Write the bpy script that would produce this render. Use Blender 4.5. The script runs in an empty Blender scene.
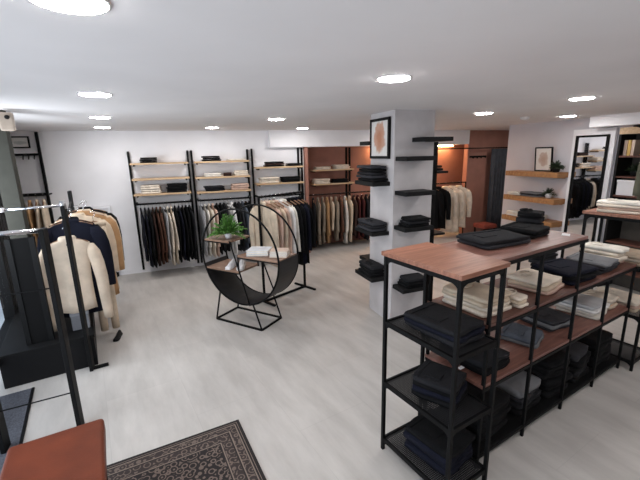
import bpy, bmesh, math, random
from mathutils import Vector, Matrix
C = bpy.context.scene.collection
PI = math.pi
R = math.radians
# ------------------------------------------------------------------ camera
F_PX, PITCH, ROLL, YAW = 372.8, R(13.18), R(-1.31), R(69.0)
def to_world(v):
    X = Vector((math.sin(YAW), math.cos(YAW), 0)); Y = Vector((-math.cos(YAW), math.sin(YAW), 0))
    return Vector((v.dot(X), v.dot(Y), v.z))
fw0 = Vector((0, math.cos(PITCH), -math.sin(PITCH))); up0 = Vector((0, math.sin(PITCH), math.cos(PITCH))); r0 = Vector((1, 0, 0))
c_r = to_world(r0 * math.cos(ROLL) + up0 * math.sin(ROLL))
c_u = to_world(up0 * math.cos(ROLL) - r0 * math.sin(ROLL))
c_f = to_world(fw0)
cd = bpy.data.cameras.new('camera'); cam = bpy.data.objects.new('camera', cd); C.objects.link(cam)
cd.sensor_fit = 'HORIZONTAL'; cd.sensor_width = 36; cd.lens = 36 * F_PX / 640; cd.clip_start = .02
m = Matrix((c_r, c_u, -c_f)).transposed().to_4x4(); m.translation = (0, 0, 2.0)
cam.matrix_world = m
S = bpy.context.scene
S.camera = cam
S.view_settings.view_transform = 'Standard'; S.view_settings.look = 'None'
S.view_settings.gamma = 1; S.view_settings.use_curve_mapping = False
S.view_settings.exposure = 0.0
S.cycles.use_denoising = True
S.cycles.max_bounces = 8
S.cycles.caustics_reflective = False; S.cycles.caustics_refractive = False
LAMP = 92.0
# daylight of the street entering through the shop window on the left
def daylight(name, loc, direction, sx, sy, watts, col):
    ld = bpy.data.lights.new(name, 'AREA'); ld.shape = 'RECTANGLE'; ld.size = sx; ld.size_y = sy; ld.energy = watts; ld.color = col
    lo = bpy.data.objects.new(name, ld); C.objects.link(lo); lo.location = loc
    lo.rotation_euler = Vector(direction).to_track_quat('-Z', 'Y').to_euler(); return lo
daylight('window_daylight_rear', (-2.23, 3.80, 1.62), (.52, .86, .10), 1.1, .9, 70, (.88, .94, 1))
daylight('window_daylight', (-1.75, 1.4, 1.15), (.93, .30, -.22), 3.9, 2.1, 85, (.86, .93, 1))
# ------------------------------------------------------------------ world
w = bpy.data.worlds.new('sky'); S.world = w; w.use_nodes = True
bg = w.node_tree.nodes['Background']; bg.inputs[0].default_value = (.62, .78, 1, 1); bg.inputs[1].default_value = .9
CE = 2.42
# ------------------------------------------------------------------ materials
def lin(c):
    return tuple(((v / 255) / 12.92 if v / 255 <= .04045 else ((v / 255 + .055) / 1.055) ** 2.4) for v in c) + (1,)
MATS = {}
def mat(name, rgb, rough=.6, metal=0, var=.06, scale=12, bump=0, bscale=60, spec=.5, stretch=None):
    if name in MATS: return MATS[name]
    m = bpy.data.materials.new(name); m.use_nodes = True; MATS[name] = m
    nt = m.node_tree; b = nt.nodes['Principled BSDF']
    b.inputs['Roughness'].default_value = rough; b.inputs['Metallic'].default_value = metal
    b.inputs['Specular IOR Level'].default_value = spec
    tc = nt.nodes.new('ShaderNodeTexCoord'); mp = nt.nodes.new('ShaderNodeMapping')
    nt.links.new(tc.outputs['Object'], mp.inputs[0])
    if stretch: mp.inputs['Scale'].default_value = stretch
    n = nt.nodes.new('ShaderNodeTexNoise'); n.inputs['Scale'].default_value = scale; n.inputs['Detail'].default_value = 5
    nt.links.new(mp.outputs[0], n.inputs[0])
    cr = nt.nodes.new('ShaderNodeValToRGB'); c = lin(rgb)
    cr.color_ramp.elements[0].position = .3; cr.color_ramp.elements[1].position = .7
    cr.color_ramp.elements[0].color = tuple(max(0, v * (1 - var * 2)) for v in c[:3]) + (1,)
    cr.color_ramp.elements[1].color = tuple(min(1, v * (1 + var * 2)) for v in c[:3]) + (1,)
    nt.links.new(n.outputs[0], cr.inputs[0]); nt.links.new(cr.outputs[0], b.inputs['Base Color'])
    if bump:
        n2 = nt.nodes.new('ShaderNodeTexNoise'); n2.inputs['Scale'].default_value = bscale; n2.inputs['Detail'].default_value = 3
        nt.links.new(mp.outputs[0], n2.inputs[0])
        bp = nt.nodes.new('ShaderNodeBump'); bp.inputs['Strength'].default_value = bump; bp.inputs['Distance'].default_value = .01
        nt.links.new(n2.outputs[0], bp.inputs['Height']); nt.links.new(bp.outputs[0], b.inputs['Normal'])
    return m
def wood(name, c1, c2, rough=.45, plank=.0):
    m = bpy.data.materials.new(name); m.use_nodes = True
    nt = m.node_tree; b = nt.nodes['Principled BSDF']; b.inputs['Roughness'].default_value = rough
    tc = nt.nodes.new('ShaderNodeTexCoord'); mp = nt.nodes.new('ShaderNodeMapping'); mp.inputs['Scale'].default_value = (2.5, 26, 26)
    nt.links.new(tc.outputs['Object'], mp.inputs[0])
    n = nt.nodes.new('ShaderNodeTexNoise'); n.inputs['Scale'].default_value = 1.6; n.inputs['Detail'].default_value = 8; n.inputs['Distortion'].default_value = .6
    nt.links.new(mp.outputs[0], n.inputs[0])
    cr = nt.nodes.new('ShaderNodeValToRGB'); cr.color_ramp.elements[0].position = .3; cr.color_ramp.elements[1].position = .72
    cr.color_ramp.elements[0].color = lin(c1); cr.color_ramp.elements[1].color = lin(c2)
    nt.links.new(n.outputs[0], cr.inputs[0]); out = cr.outputs[0]
    if plank:
        br = nt.nodes.new('ShaderNodeTexBrick'); br.inputs['Scale'].default_value = 1; br.inputs['Brick Width'].default_value = 4; br.inputs['Row Height'].default_value = plank
        br.inputs['Mortar Size'].default_value = .0012; br.inputs['Color1'].default_value = (1, 1, 1, 1); br.inputs['Color2'].default_value = (.82, .82, .82, 1); br.inputs['Mortar'].default_value = (.5, .5, .5, 1)
        nt.links.new(tc.outputs['Object'], br.inputs[0])
        mx = nt.nodes.new('ShaderNodeMix'); mx.data_type = 'RGBA'; mx.blend_type = 'MULTIPLY'; mx.inputs[0].default_value = 1
        nt.links.new(out, mx.inputs[6]); nt.links.new(br.outputs[0], mx.inputs[7]); out = mx.outputs[2]
    nt.links.new(out, b.inputs['Base Color'])
    return m
def emit(name, rgb, s):
    m = bpy.data.materials.new(name); m.use_nodes = True; nt = m.node_tree
    b = nt.nodes['Principled BSDF']; b.inputs['Base Color'].default_value = (.8, .8, .8, 1)
    b.inputs['Emission Color'].default_value = rgb + (1,); b.inputs['Emission Strength'].default_value = s
    return m
def floor_mat():
    m = bpy.data.materials.new('concrete_tile'); m.use_nodes = True; nt = m.node_tree; b = nt.nodes['Principled BSDF']
    tc = nt.nodes.new('ShaderNodeTexCoord')
    mp = nt.nodes.new('ShaderNodeMapping'); mp.inputs['Rotation'].default_value = (0, 0, R(-10.5 + 90)); mp.inputs['Location'].default_value = (.31, .12, 0)
    nt.links.new(tc.outputs['Object'], mp.inputs[0])
    n = nt.nodes.new('ShaderNodeTexNoise'); n.inputs['Scale'].default_value = 1.7; n.inputs['Detail'].default_value = 9; n.inputs['Roughness'].default_value = .62
    mp2 = nt.nodes.new('ShaderNodeMapping'); mp2.inputs['Scale'].default_value = (.8, 3.2, 1)
    nt.links.new(mp.outputs[0], mp2.inputs[0]); nt.links.new(mp2.outputs[0], n.inputs[0])
    cr = nt.nodes.new('ShaderNodeValToRGB'); cr.color_ramp.elements[0].position = .3; cr.color_ramp.elements[1].position = .7
    cr.color_ramp.elements[0].color = lin((180, 175, 170)); cr.color_ramp.elements[1].color = lin((206, 201, 196))
    nt.links.new(n.outputs[0], cr.inputs[0])
    br = nt.nodes.new('ShaderNodeTexBrick'); br.inputs['Scale'].default_value = 1; br.inputs['Brick Width'].default_value = 1.2; br.inputs['Row Height'].default_value = .6
    br.inputs['Mortar Size'].default_value = .002; br.inputs['Mortar Smooth'].default_value = .3; br.inputs['Color1'].default_value = (1, 1, 1, 1); br.inputs['Color2'].default_value = (.95, .95, .95, 1); br.inputs['Mortar'].default_value = (.86, .86, .86, 1)
    nt.links.new(mp.outputs[0], br.inputs[0])
    mx = nt.nodes.new('ShaderNodeMix'); mx.data_type = 'RGBA'; mx.blend_type = 'MULTIPLY'; mx.inputs[0].default_value = 1
    nt.links.new(cr.outputs[0], mx.inputs[6]); nt.links.new(br.outputs[0], mx.inputs[7]); nt.links.new(mx.outputs[2], b.inputs['Base Color'])
    b.inputs['Roughness'].default_value = .48; b.inputs['Specular IOR Level'].default_value = .35
    return m
def mesh_mat():
    m = bpy.data.materials.new('black_wire_mesh'); m.use_nodes = True; nt = m.node_tree; b = nt.nodes['Principled BSDF']
    b.inputs['Base Color'].default_value = lin((34, 34, 36)); b.inputs['Roughness'].default_value = .5
    tc = nt.nodes.new('ShaderNodeTexCoord'); br = nt.nodes.new('ShaderNodeTexBrick'); br.offset = 0
    br.inputs['Scale'].default_value = 1; br.inputs['Brick Width'].default_value = .012; br.inputs['Row Height'].default_value = .012; br.inputs['Mortar Size'].default_value = .0024
    br.inputs['Color1'].default_value = (0, 0, 0, 1); br.inputs['Color2'].default_value = (0, 0, 0, 1); br.inputs['Mortar'].default_value = (1, 1, 1, 1); br.inputs['Mortar Smooth'].default_value = 0
    nt.links.new(tc.outputs['Object'], br.inputs[0]); nt.links.new(br.outputs[0], b.inputs['Alpha'])
    return m
def rug_mat(LX, LY):
    m = bpy.data.materials.new('woven_rug'); m.use_nodes = True; nt = m.node_tree; b = nt.nodes['Principled BSDF']; b.inputs['Roughness'].default_value = .95
    tc = nt.nodes.new('ShaderNodeTexCoord'); sp = nt.nodes.new('ShaderNodeSeparateXYZ'); nt.links.new(tc.outputs['Object'], sp.inputs[0])
    def M(op, a, c=None):
        n = nt.nodes.new('ShaderNodeMath'); n.operation = op
        for i, v in enumerate((a, c)):
            if v is None: continue
            if isinstance(v, (int, float)): n.inputs[i].default_value = v
            else: nt.links.new(v, n.inputs[i])
        return n.outputs[0]
    x, y = sp.outputs[0], sp.outputs[1]
    d = M('MINIMUM', M('MINIMUM', x, M('SUBTRACT', LX, x)), M('MINIMUM', y, M('SUBTRACT', LY, y)))
    def ramp(src, stops):
        r = nt.nodes.new('ShaderNodeValToRGB'); r.color_ramp.interpolation = 'CONSTANT'
        e = r.color_ramp.elements
        e[0].position, e[0].color = stops[0][0], stops[0][1]; e[1].position, e[1].color = stops[1][0], stops[1][1]
        for p, c in stops[2:]:
            k = e.new(p); k.color = c
        nt.links.new(src, r.inputs[0]); return r.outputs[0]
    dk, bg_, ln = lin((34, 28, 28)), lin((54, 45, 43)), lin((128, 114, 104))
    base = ramp(d, [(0, dk), (.012, ln), (.019, dk), (.03, ln), (.036, bg_), (.085, ln), (.092, dk), (.10, bg_), (.165, ln), (.173, dk)])
    vo = nt.nodes.new('ShaderNodeTexVoronoi'); vo.inputs['Scale'].default_value = 22; vo.feature = 'F1'; nt.links.new(tc.outputs['Object'], vo.inputs[0])
    vo2 = nt.nodes.new('ShaderNodeTexVoronoi'); vo2.inputs['Scale'].default_value = 46; vo2.feature = 'DISTANCE_TO_EDGE'; nt.links.new(tc.outputs['Object'], vo2.inputs[0])
    wave = M('SINE', M('MULTIPLY', vo.outputs['Distance'], 16.))
    mot = M('GREATER_THAN', M('MULTIPLY', wave, M('ADD', vo2.outputs['Distance'], .5)), .28)
    infield = ramp(d, [(0, (0, 0, 0, 1)), (.04, (1, 1, 1, 1)), (.083, (0, 0, 0, 1)), (.102, (1, 1, 1, 1)), (.163, (0, 0, 0, 1)), (.18, (1, 1, 1, 1))])
    mx = nt.nodes.new('ShaderNodeMix'); mx.data_type = 'RGBA'
    nt.links.new(M('MULTIPLY', mot, infield), mx.inputs[0]); nt.links.new(base, mx.inputs[6]); mx.inputs[7].default_value = lin((108, 94, 86))
    nt.links.new(mx.outputs[2], b.inputs['Base Color'])
    n2 = nt.nodes.new('ShaderNodeTexNoise'); n2.inputs['Scale'].default_value = 400
    nt.links.new(tc.outputs['Object'], n2.inputs[0]); bp = nt.nodes.new('ShaderNodeBump'); bp.inputs['Strength'].default_value = .4
    nt.links.new(n2.outputs[0], bp.inputs['Height']); nt.links.new(bp.outputs[0], b.inputs['Normal'])
    return m
def art_mat(name, paper, ink, cx, cz, rx, rz, scale):
    # a loose single-blob drawing on paper, in the object's own x/z
    m = bpy.data.materials.new(name); m.use_nodes = True; nt = m.node_tree; b = nt.nodes['Principled BSDF']; b.inputs['Roughness'].default_value = .5
    tc = nt.nodes.new('ShaderNodeTexCoord'); mp = nt.nodes.new('ShaderNodeMapping'); nt.links.new(tc.outputs['Object'], mp.inputs[0])
    mp.inputs['Location'].default_value = (-cx / rx, 0, -cz / rz); mp.inputs['Scale'].default_value = (1 / rx, 0, 1 / rz)
    n = nt.nodes.new('ShaderNodeTexNoise'); n.inputs['Scale'].default_value = scale; n.inputs['Detail'].default_value = 3; nt.links.new(tc.outputs['Object'], n.inputs[0])
    ln = nt.nodes.new('ShaderNodeVectorMath'); ln.operation = 'LENGTH'; nt.links.new(mp.outputs[0], ln.inputs[0])
    ad = nt.nodes.new('ShaderNodeMath'); ad.operation = 'MULTIPLY_ADD'; nt.links.new(n.outputs[0], ad.inputs[0]); ad.inputs[1].default_value = 1.0; nt.links.new(ln.outputs['Value'], ad.inputs[2])
    dv = nt.nodes.new('ShaderNodeMath'); dv.operation = 'MULTIPLY'; dv.inputs[1].default_value = .5; nt.links.new(ad.outputs[0], dv.inputs[0])
    cr = nt.nodes.new('ShaderNodeValToRGB'); e = cr.color_ramp.elements
    mid = tuple((p + 2 * q) / 3 for p, q in zip(paper, ink))
    e[0].position, e[0].color = .40, lin(ink); e[1].position, e[1].color = .78, lin(paper)
    k = e.new(.68); k.color = lin(mid)
    nt.links.new(dv.outputs[0], cr.inputs[0]); nt.links.new(cr.outputs[0], b.inputs['Base Color'])
    return m
M_WALL = mat('white_paint', (240, 238, 240), .8, var=.015, scale=3)
M_CEIL = mat('ceiling_paint', (238, 235, 235), .85, var=.012, scale=2)
M_COL = mat('column_plaster', (198, 193, 193), .85, var=.04, scale=5)
M_RWALL = mat('lilac_grey_paint', (206, 202, 206), .85, var=.015, scale=3)
M_BROWN = mat('terracotta_paint', (164, 116, 101), .75, var=.05, scale=4)
M_FLOOR = floor_mat()
M_BLACK = mat('black_steel', (13, 13, 14), .6, .0, var=.05, spec=.15)
M_BLK2 = mat('black_matte', (15, 15, 16), .7, var=.05, spec=.3)
M_OLIVE = mat('olive_grey_frame', (50, 50, 45), .7, var=.05, spec=.15)
M_CHROME = mat('chrome', (225, 225, 228), .15, 1, var=.01)
M_SILVER = mat('silver_trim', (170, 170, 172), .35, .8, var=.02)
M_GLASSY = mat('dark_board', (13, 13, 14), .7, var=.02, spec=.15)
M_TOP = wood('walnut_top', (132, 84, 64), (176, 122, 98), .4, .11)
M_SHELF = wood('brown_shelf_board', (84, 52, 44), (122, 80, 68), .4, .15)
M_SHELFL = wood('rosy_shelf_board', (112, 74, 64), (150, 106, 94), .4, .15)
M_RINGW = wood('greyed_wood', (112, 84, 68), (160, 128, 106), .5)
M_PALE = wood('pale_oak', (186, 152, 116), (214, 186, 150), .5)
M_OAK = wood('honey_oak', (146, 100, 62), (186, 136, 88), .5)
M_HANG = wood('hanger_wood', (112, 78, 54), (150, 110, 80), .5)
M_LEATHER = mat('brown_leather', (104, 48, 27), .5, var=.09, scale=6, bump=.2, bscale=140, spec=.22)
M_MESH = mesh_mat()
M_WHITE = mat('white_lacquer', (232, 230, 232), .4, var=.01)
M_LEAF = mat('fern_green', (84, 132, 54), .6, var=.25, scale=30)
M_LEAFD = mat('dark_leaf', (44, 60, 36), .6, var=.25, scale=30)
M_MIRROR = mat('mirror_silver', (235, 235, 238), .02, 1, var=.0)
M_LAMP = emit('lamp_diffuser', (1, .975, .96), LAMP)
M_TRIM = mat('lamp_trim', (220, 218, 216), .5, var=.01)
CLOTH = {
 'black': (15, 15, 17), 'charcoal': (34, 34, 37), 'navy': (19, 21, 34), 'dark grey': (52, 52, 56), 'grey': (112, 113, 116), 'blue-grey': (86, 92, 102),
 'cream': (228, 216, 200), 'off-white': (226, 220, 210), 'white': (232, 230, 228), 'beige': (208, 190, 168), 'camel': (176, 138, 100),
 'greige': (148, 136, 122), 'brown': (96, 66, 54), 'dark brown': (62, 44, 40), 'burgundy': (74, 34, 34), 'pink-beige': (206, 176, 160), 'ecru': (204, 187, 168), 'olive': (104, 104, 90), 'light grey': (176, 176, 178)}
def cloth(c):
    return mat('cloth_' + c.replace(' ', '_').replace('-', '_'), CLOTH[c], .92, var=.07, scale=9, bump=.35, bscale=90, spec=.2)
# ------------------------------------------------------------------ mesh helpers
class MB:
    def __init__(s): s.v = []; s.f = []
    def add(s, vs, fs):
        o = len(s.v); s.v += [tuple(v) for v in vs]; s.f += [tuple(i + o for i in f) for f in fs]; return s
    def box(s, x0, x1, y0, y1, z0, z1):
        vs = [(x, y, z) for z in (z0, z1) for y in (y0, y1) for x in (x0, x1)]
        return s.add(vs, [(0, 2, 3, 1), (4, 5, 7, 6), (0, 1, 5, 4), (2, 6, 7, 3), (0, 4, 6, 2), (1, 3, 7, 5)])
    def obox(s, a, b, wd, hg):          # bar of rectangular section from a to b
        a, b = Vector(a), Vector(b); d = (b - a).normalized()
        up = Vector((0, 0, 1)) if abs(d.z) < .9 else Vector((0, 1, 0))
        sx = d.cross(up).normalized(); sz = sx.cross(d)
        vs = [p + sx * i * wd / 2 + sz * j * hg / 2 for p in (a, b) for j in (-1, 1) for i in (-1, 1)]
        return s.add(vs, [(0, 2, 3, 1), (4, 5, 7, 6), (0, 1, 5, 4), (2, 6, 7, 3), (0, 4, 6, 2), (1, 3, 7, 5)])
    def loft(s, rings, cap=True, closed=False):
        n = len(rings[0]); vs = [p for r in rings for p in r]; fs = []
        K = len(rings)
        for k in range(K if closed else K - 1):
            for i in range(n):
                j = (i + 1) % n; k2 = (k + 1) % K
                fs.append((k * n + i, k * n + j, k2 * n + j, k2 * n + i))
        if cap and not closed: fs += [tuple(range(n))[::-1], tuple((K - 1) * n + i for i in range(n))]
        return s.add(vs, fs)
    def tube(s, pts, r, n=8, closed=False, r2=None):
        pts = [Vector(p) for p in pts]; rings = []; K = len(pts)
        for k, p in enumerate(pts):
            if closed: d = pts[(k + 1) % K] - pts[k - 1]
            else: d = pts[min(k + 1, K - 1)] - pts[max(k - 1, 0)]
            d.normalize(); up = Vector((0, 0, 1)) if abs(d.z) < .95 else Vector((0, 1, 0))
            if closed:
                up = Vector((0.123, .98, .05))
            a = d.cross(up).normalized(); b = a.cross(d)
            rr = r if r2 is None else r + (r2 - r) * k / (K - 1)
            rings.append([p + (a * math.cos(t) + b * math.sin(t)) * rr for t in [2 * PI * i / n for i in range(n)]])
        return s.loft(rings, closed=closed)
    def lathe(s, prof, n=20, c=(0, 0, 0)):
        rings = [[(c[0] + r * math.cos(t), c[1] + r * math.sin(t), c[2] + z) for t in [2 * PI * i / n for i in range(n)]] for r, z in prof]
        return s.loft(rings)
    def bm(s):
        b = bmesh.new(); vs = [b.verts.new(v) for v in s.v]
        for f in s.f:
            try: b.faces.new([vs[i] for i in f])
            except ValueError: pass
        bmesh.ops.recalc_face_normals(b, faces=b.faces); return b
def obj(name, mb, material, parent=None, smooth=False, bevel=0, origin=None, seg=2):
    me = bpy.data.meshes.new(name); b = mb.bm()
    if origin is not None: bmesh.ops.translate(b, verts=b.verts, vec=-Vector(origin))
    b.to_mesh(me); b.free(); me.materials.append(material)
    o = bpy.data.objects.new(name, me); C.objects.link(o)
    if origin is not None: o.location = origin
    if parent: o.parent = parent
    if smooth:
        for p in me.polygons: p.use_smooth = True
    if bevel:
        md = o.modifiers.new('bevel', 'BEVEL'); md.width = bevel; md.segments = seg; md.limit_method = 'ANGLE'; md.angle_limit = R(40)
    return o
def thing(name, label, cat, loc=(0, 0, 0), rotz=0, group=None):
    o = bpy.data.objects.new(name, None); C.objects.link(o); o.empty_display_size = .1
    o.location = loc; o.rotation_euler = (0, 0, rotz)
    return tag(o, label, cat, group)
def tag(o, label, cat, group=None):
    o['label'] = label; o['category'] = cat
    if group: o['group'] = group
    return o
def struct(name, mb, material, bevel=0, parent=None, smooth=False):
    o = obj(name, mb, material, parent, bevel=bevel, smooth=smooth)
    if not parent: o['kind'] = 'structure'
    return o
B = lambda *a: MB().box(*a)
# ------------------------------------------------------------------ room shell
GA = R(10.5)
g = Vector((math.cos(GA), math.sin(GA), 0)); n = Vector((math.sin(GA), -math.cos(GA), 0))
def slab(z0, z1):
    pts = [(-.48, -3), (9.2, -3), (9.2, 8.2), (-2.56, 8.2)]; vs = [(x, y, z) for z in (z0, z1) for x, y in pts]
    return MB().add(vs, [(3, 2, 1, 0), (4, 5, 6, 7), (0, 1, 5, 4), (1, 2, 6, 5), (2, 3, 7, 6), (3, 0, 4, 7)])
struct('floor', slab(-.1, 0), M_FLOOR)
struct('ceiling', slab(CE, CE + .1), M_CEIL)
struct('wall_back', B(-2.56, 2.40, 7.05, 7.75, 0, CE), M_WALL)
struct('wall_alcove', B(2.40, 9.2, 7.6, 7.75, 0, CE), M_BROWN)
struct('wall_right', B(5.95, 6.12, -3, 5.48, 0, CE), M_RWALL)
struct('wall_front', B(-.48, 9.2, -3.1, -2.95, 0, CE), M_WALL)
struct('wall_far', B(9.05, 9.2, -3, 8.2, 0, CE), M_BROWN)
struct('wall_partition', B(6.37, 9.05, 6.97, 7.1, 0, CE), M_BROWN)
struct('beam_back', B(1.72, 6.37, 6.95, 7.6, 2.115, CE), M_WALL)
struct('beam_right', B(5.70, 5.95, -2.5, 3.84, 2.27, CE), M_WHITE)
struct('trim_alcove', B(2.405, 2.47, 6.99, 7.6, 0, 2.115), M_BROWN)
# skirting along the white back wall
struct('baseboard_back', B(-2.2, 2.40, 7.035, 7.05, 0, .07), M_WALL)
# column
struct('column', B(2.23, 2.74, 3.53, 4.05, 0, CE), M_COL)
# storefront on the left, along n
WP = Vector((-1.65, 3.8, 0))
def wpt(t, off=0, z=0): return WP - n * t + g * off + Vector((0, 0, z))     # t grows into the depth
def wall_box(t0, t1, z0, z1, th=.08, off=0):
    a, b = wpt(t0, off - th / 2), wpt(t1, off - th / 2); c, d = wpt(t1, off + th / 2), wpt(t0, off + th / 2)
    vs = [p + Vector((0, 0, z)) for z in (z0, z1) for p in (a, b, c, d)]
    return MB().add(vs, [(0, 1, 2, 3), (4, 7, 6, 5), (0, 4, 5, 1), (1, 5, 6, 2), (2, 6, 7, 3), (3, 7, 4, 0)])
struct('wall_left', wall_box(1.12, 3.30, 2.1, CE), M_WALL)
slat = MB()
for k in range(14):
    q = wall_box(1.12 + k * .156, 1.12 + k * .156 + .13, 0, 2.06, .05); slat.add(q.v, q.f)
struct('wall_slats', slat, M_BLK2)
struct('trim_1', wall_box(1.12, 3.30, 2.06, 2.1, .12), M_SILVER)
struct('wall_left.001', wall_box(1.10, 3.30, 0, 2.06, .03, -.05), M_BLK2)
struct('wall_storefront', wall_box(-7.4, -4.2, 0, CE), M_WALL)
wf = MB()
for t0, t1, z0, z1 in ((1.04, 1.12, 0, CE), (-.72, -.64, 0, 2.2), (-4.2, -4.1, 0, CE), (-.64, 1.04, .22, .30), (-4.1, 1.04, 2.2, CE), (-2.5, -2.42, 0, 2.2), (-4.1, -.72, 0, .06)):
    q = wall_box(t0, t1, z0, z1, .09); wf.add(q.v, q.f)
win = struct('window_1', wf, M_BLACK)
gl = bpy.data.materials.new('window_glass'); gl.use_nodes = True
nt = gl.node_tree; nt.nodes.remove(nt.nodes['Principled BSDF'])
mxs = nt.nodes.new('ShaderNodeMixShader'); tr = nt.nodes.new('ShaderNodeBsdfTransparent'); gs = nt.nodes.new('ShaderNodeBsdfGlossy'); gs.inputs['Roughness'].default_value = .03
mxs.inputs[0].default_value = .08; nt.links.new(tr.outputs[0], mxs.inputs[1]); nt.links.new(gs.outputs[0], mxs.inputs[2]); nt.links.new(mxs.outputs[0], nt.nodes['Material Output'].inputs[0])
struct('window_pane', wall_box(-.64, 1.04, .30, 2.2, .012), gl, parent=win)
struct('window_pane', wall_box(-2.42, -.72, .06, 2.2, .012), gl, parent=win)
struct('window_pane', wall_box(-4.1, -2.5, .06, 2.2, .012), gl, parent=win)
# the street beyond the glass
struct('ground', B(-14, -1.2, -9, 16, -.35, -.11), mat('street_paving', (214, 218, 222), .8, var=.06, scale=2))
o = obj('shop_awning', MB().add([wpt(.75, -1.6, .62), wpt(2.3, -1.6, .62), wpt(2.3, -1.3, .80), wpt(.75, -1.3, .80), wpt(.75, -1.6, .65), wpt(2.3, -1.6, .65), wpt(2.3, -1.3, .83), wpt(.75, -1.3, .83)],
      [(0, 1, 2, 3), (7, 6, 5, 4), (0, 4, 5, 1), (1, 5, 6, 2), (2, 6, 7, 3), (3, 7, 4, 0)]), mat('turquoise_sheet', (80, 190, 170), .5))
tag(o, 'turquoise panel outside seen low through the window glass', 'panel')
# pillar of the storefront
pil = MB(); P0 = Vector((-1.30, 4.2, 0))
pil.obox(P0 - g * .085, P0 - g * .085 + Vector((0, 0, CE)), .13, .10)
struct('column.001', pil, M_OLIVE)
# dark entrance mat let into the floor
q = MB(); a, b_, c, d = wpt(-3.2, .0), wpt(-.15, .0), wpt(-.15, .25), wpt(-3.2, .25)
q.add([p + Vector((0, 0, z)) for z in (0.0005, .008) for p in (a, b_, c, d)], [(0, 1, 2, 3), (4, 7, 6, 5), (0, 4, 5, 1), (1, 5, 6, 2), (2, 6, 7, 3), (3, 7, 4, 0)])
mt = thing('entrance_mat', 'dark grey carpet strip on the floor along the shop window', 'mat')
obj('carpet', q, mat('dark_carpet', (78, 80, 88), .95, var=.2, scale=90), mt)
q = MB().obox(wpt(-3.2, .262, .006), wpt(-.15, .262, .006), .02, .01); obj('edge_strip', q, M_BLACK, mt)
# ------------------------------------------------------------------ ceiling lamps
def lamp(x, y, label, r=.093):
    t = thing('ceiling_light', label, 'ceiling light', (x, y, CE), 0, 'round ceiling downlights')
    ring = MB(); prof = [(r, -.004), (r + .006, -.006), (r + .012, -.004), (r + .012, 0), (r, 0)]
    N = 28
    rings = [[(a * math.cos(2 * PI * k / N), a * math.sin(2 * PI * k / N), z) for a, z in prof] for k in range(N)]
    ring.loft(rings, closed=True); obj('trim_ring', ring, M_TRIM, t, True)
    dsk = MB().lathe([(r * .995, -.003), (r * .995, -.008), (r * .93, -.010), (r * .6, -.011), (.001, -.0115)], 28); obj('diffuser', dsk, M_LAMP, t)
for x, y, l in [(-.216, 1.30, 'round ceiling downlight nearest the camera, cut by the top edge'),
  (-.436, 3.045, 'round ceiling downlight above the dark window platform, second of the left row'),
  (-.659, 4.706, 'round ceiling downlight, third in the left-hand row going towards the back wall'),
  (-.86, 6.22, 'round ceiling downlight, last of the left row, close to the white back wall'),
  (.64, 6.25, 'round ceiling downlight in front of the middle wall shelves'),
  (1.264, 4.723, 'round ceiling downlight above the free-standing rail behind the ring display'),
  (2.16, 6.35, 'round ceiling downlight in front of the left end of the back beam'),
  (1.275, 2.041, 'large round ceiling downlight left above the grey column picture'),
  (3.554, 3.667, 'round ceiling downlight right of the grey column'),
  (3.445, 2.418, 'large round ceiling downlight at right above the mirror'),
  (5.203, 3.816, 'round ceiling downlight close to the right wall, beside the white beam'),
  (4.3, 6.72, 'added ceiling downlight in front of the back beam, unseen behind the grey column'),  # lamp added out of sight to brighten the brown alcove wall
  (1.1, .2, 'added round ceiling downlight, unseen behind the camera'), (3.4, .9, 'added round ceiling downlight over the right display table, out of view'),  # unseen lamps added outside the frame as extra light, continuing the ceiling grid
  (-.1, -1.2, 'added unseen ceiling downlight behind the camera by the shop window'), (2.6, -1.0, 'added unseen ceiling downlight behind the camera on the right'), (6.9, 5.75, 'added unseen ceiling downlight over the fitting room behind the right wall'), (4.9, .4, 'added unseen ceiling downlight far right of the camera')]:  # more added unseen lamps; the fitting room one brightens the brown partition
    lamp(x, y, l)
t = thing('smoke_detector', 'small white disc on the ceiling before the right wall', 'detector', (4.647, 4.032, CE))
obj('housing', MB().lathe([(.06, 0), (.06, -.02), (.045, -.035), (.0, -.036)], 20), M_WHITE, t, True)
obj('sensor_cap', MB().lathe([(.022, -.03), (.02, -.042), (0, -.043)], 12), M_TRIM, t, True)
# warm strip under the beam of the alcove
t = thing('light_strip', 'warm glowing light strip under the back beam right of the column', 'light strip', (0, 0, 0))
obj('diffuser', B(4.2, 6.35, 7.46, 7.49, 2.085, 2.105), emit('warm_strip', (1, .60, .28), 90), t)
obj('profile', B(4.2, 6.35, 7.44, 7.51, 2.105, 2.115), M_TRIM, t)
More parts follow.
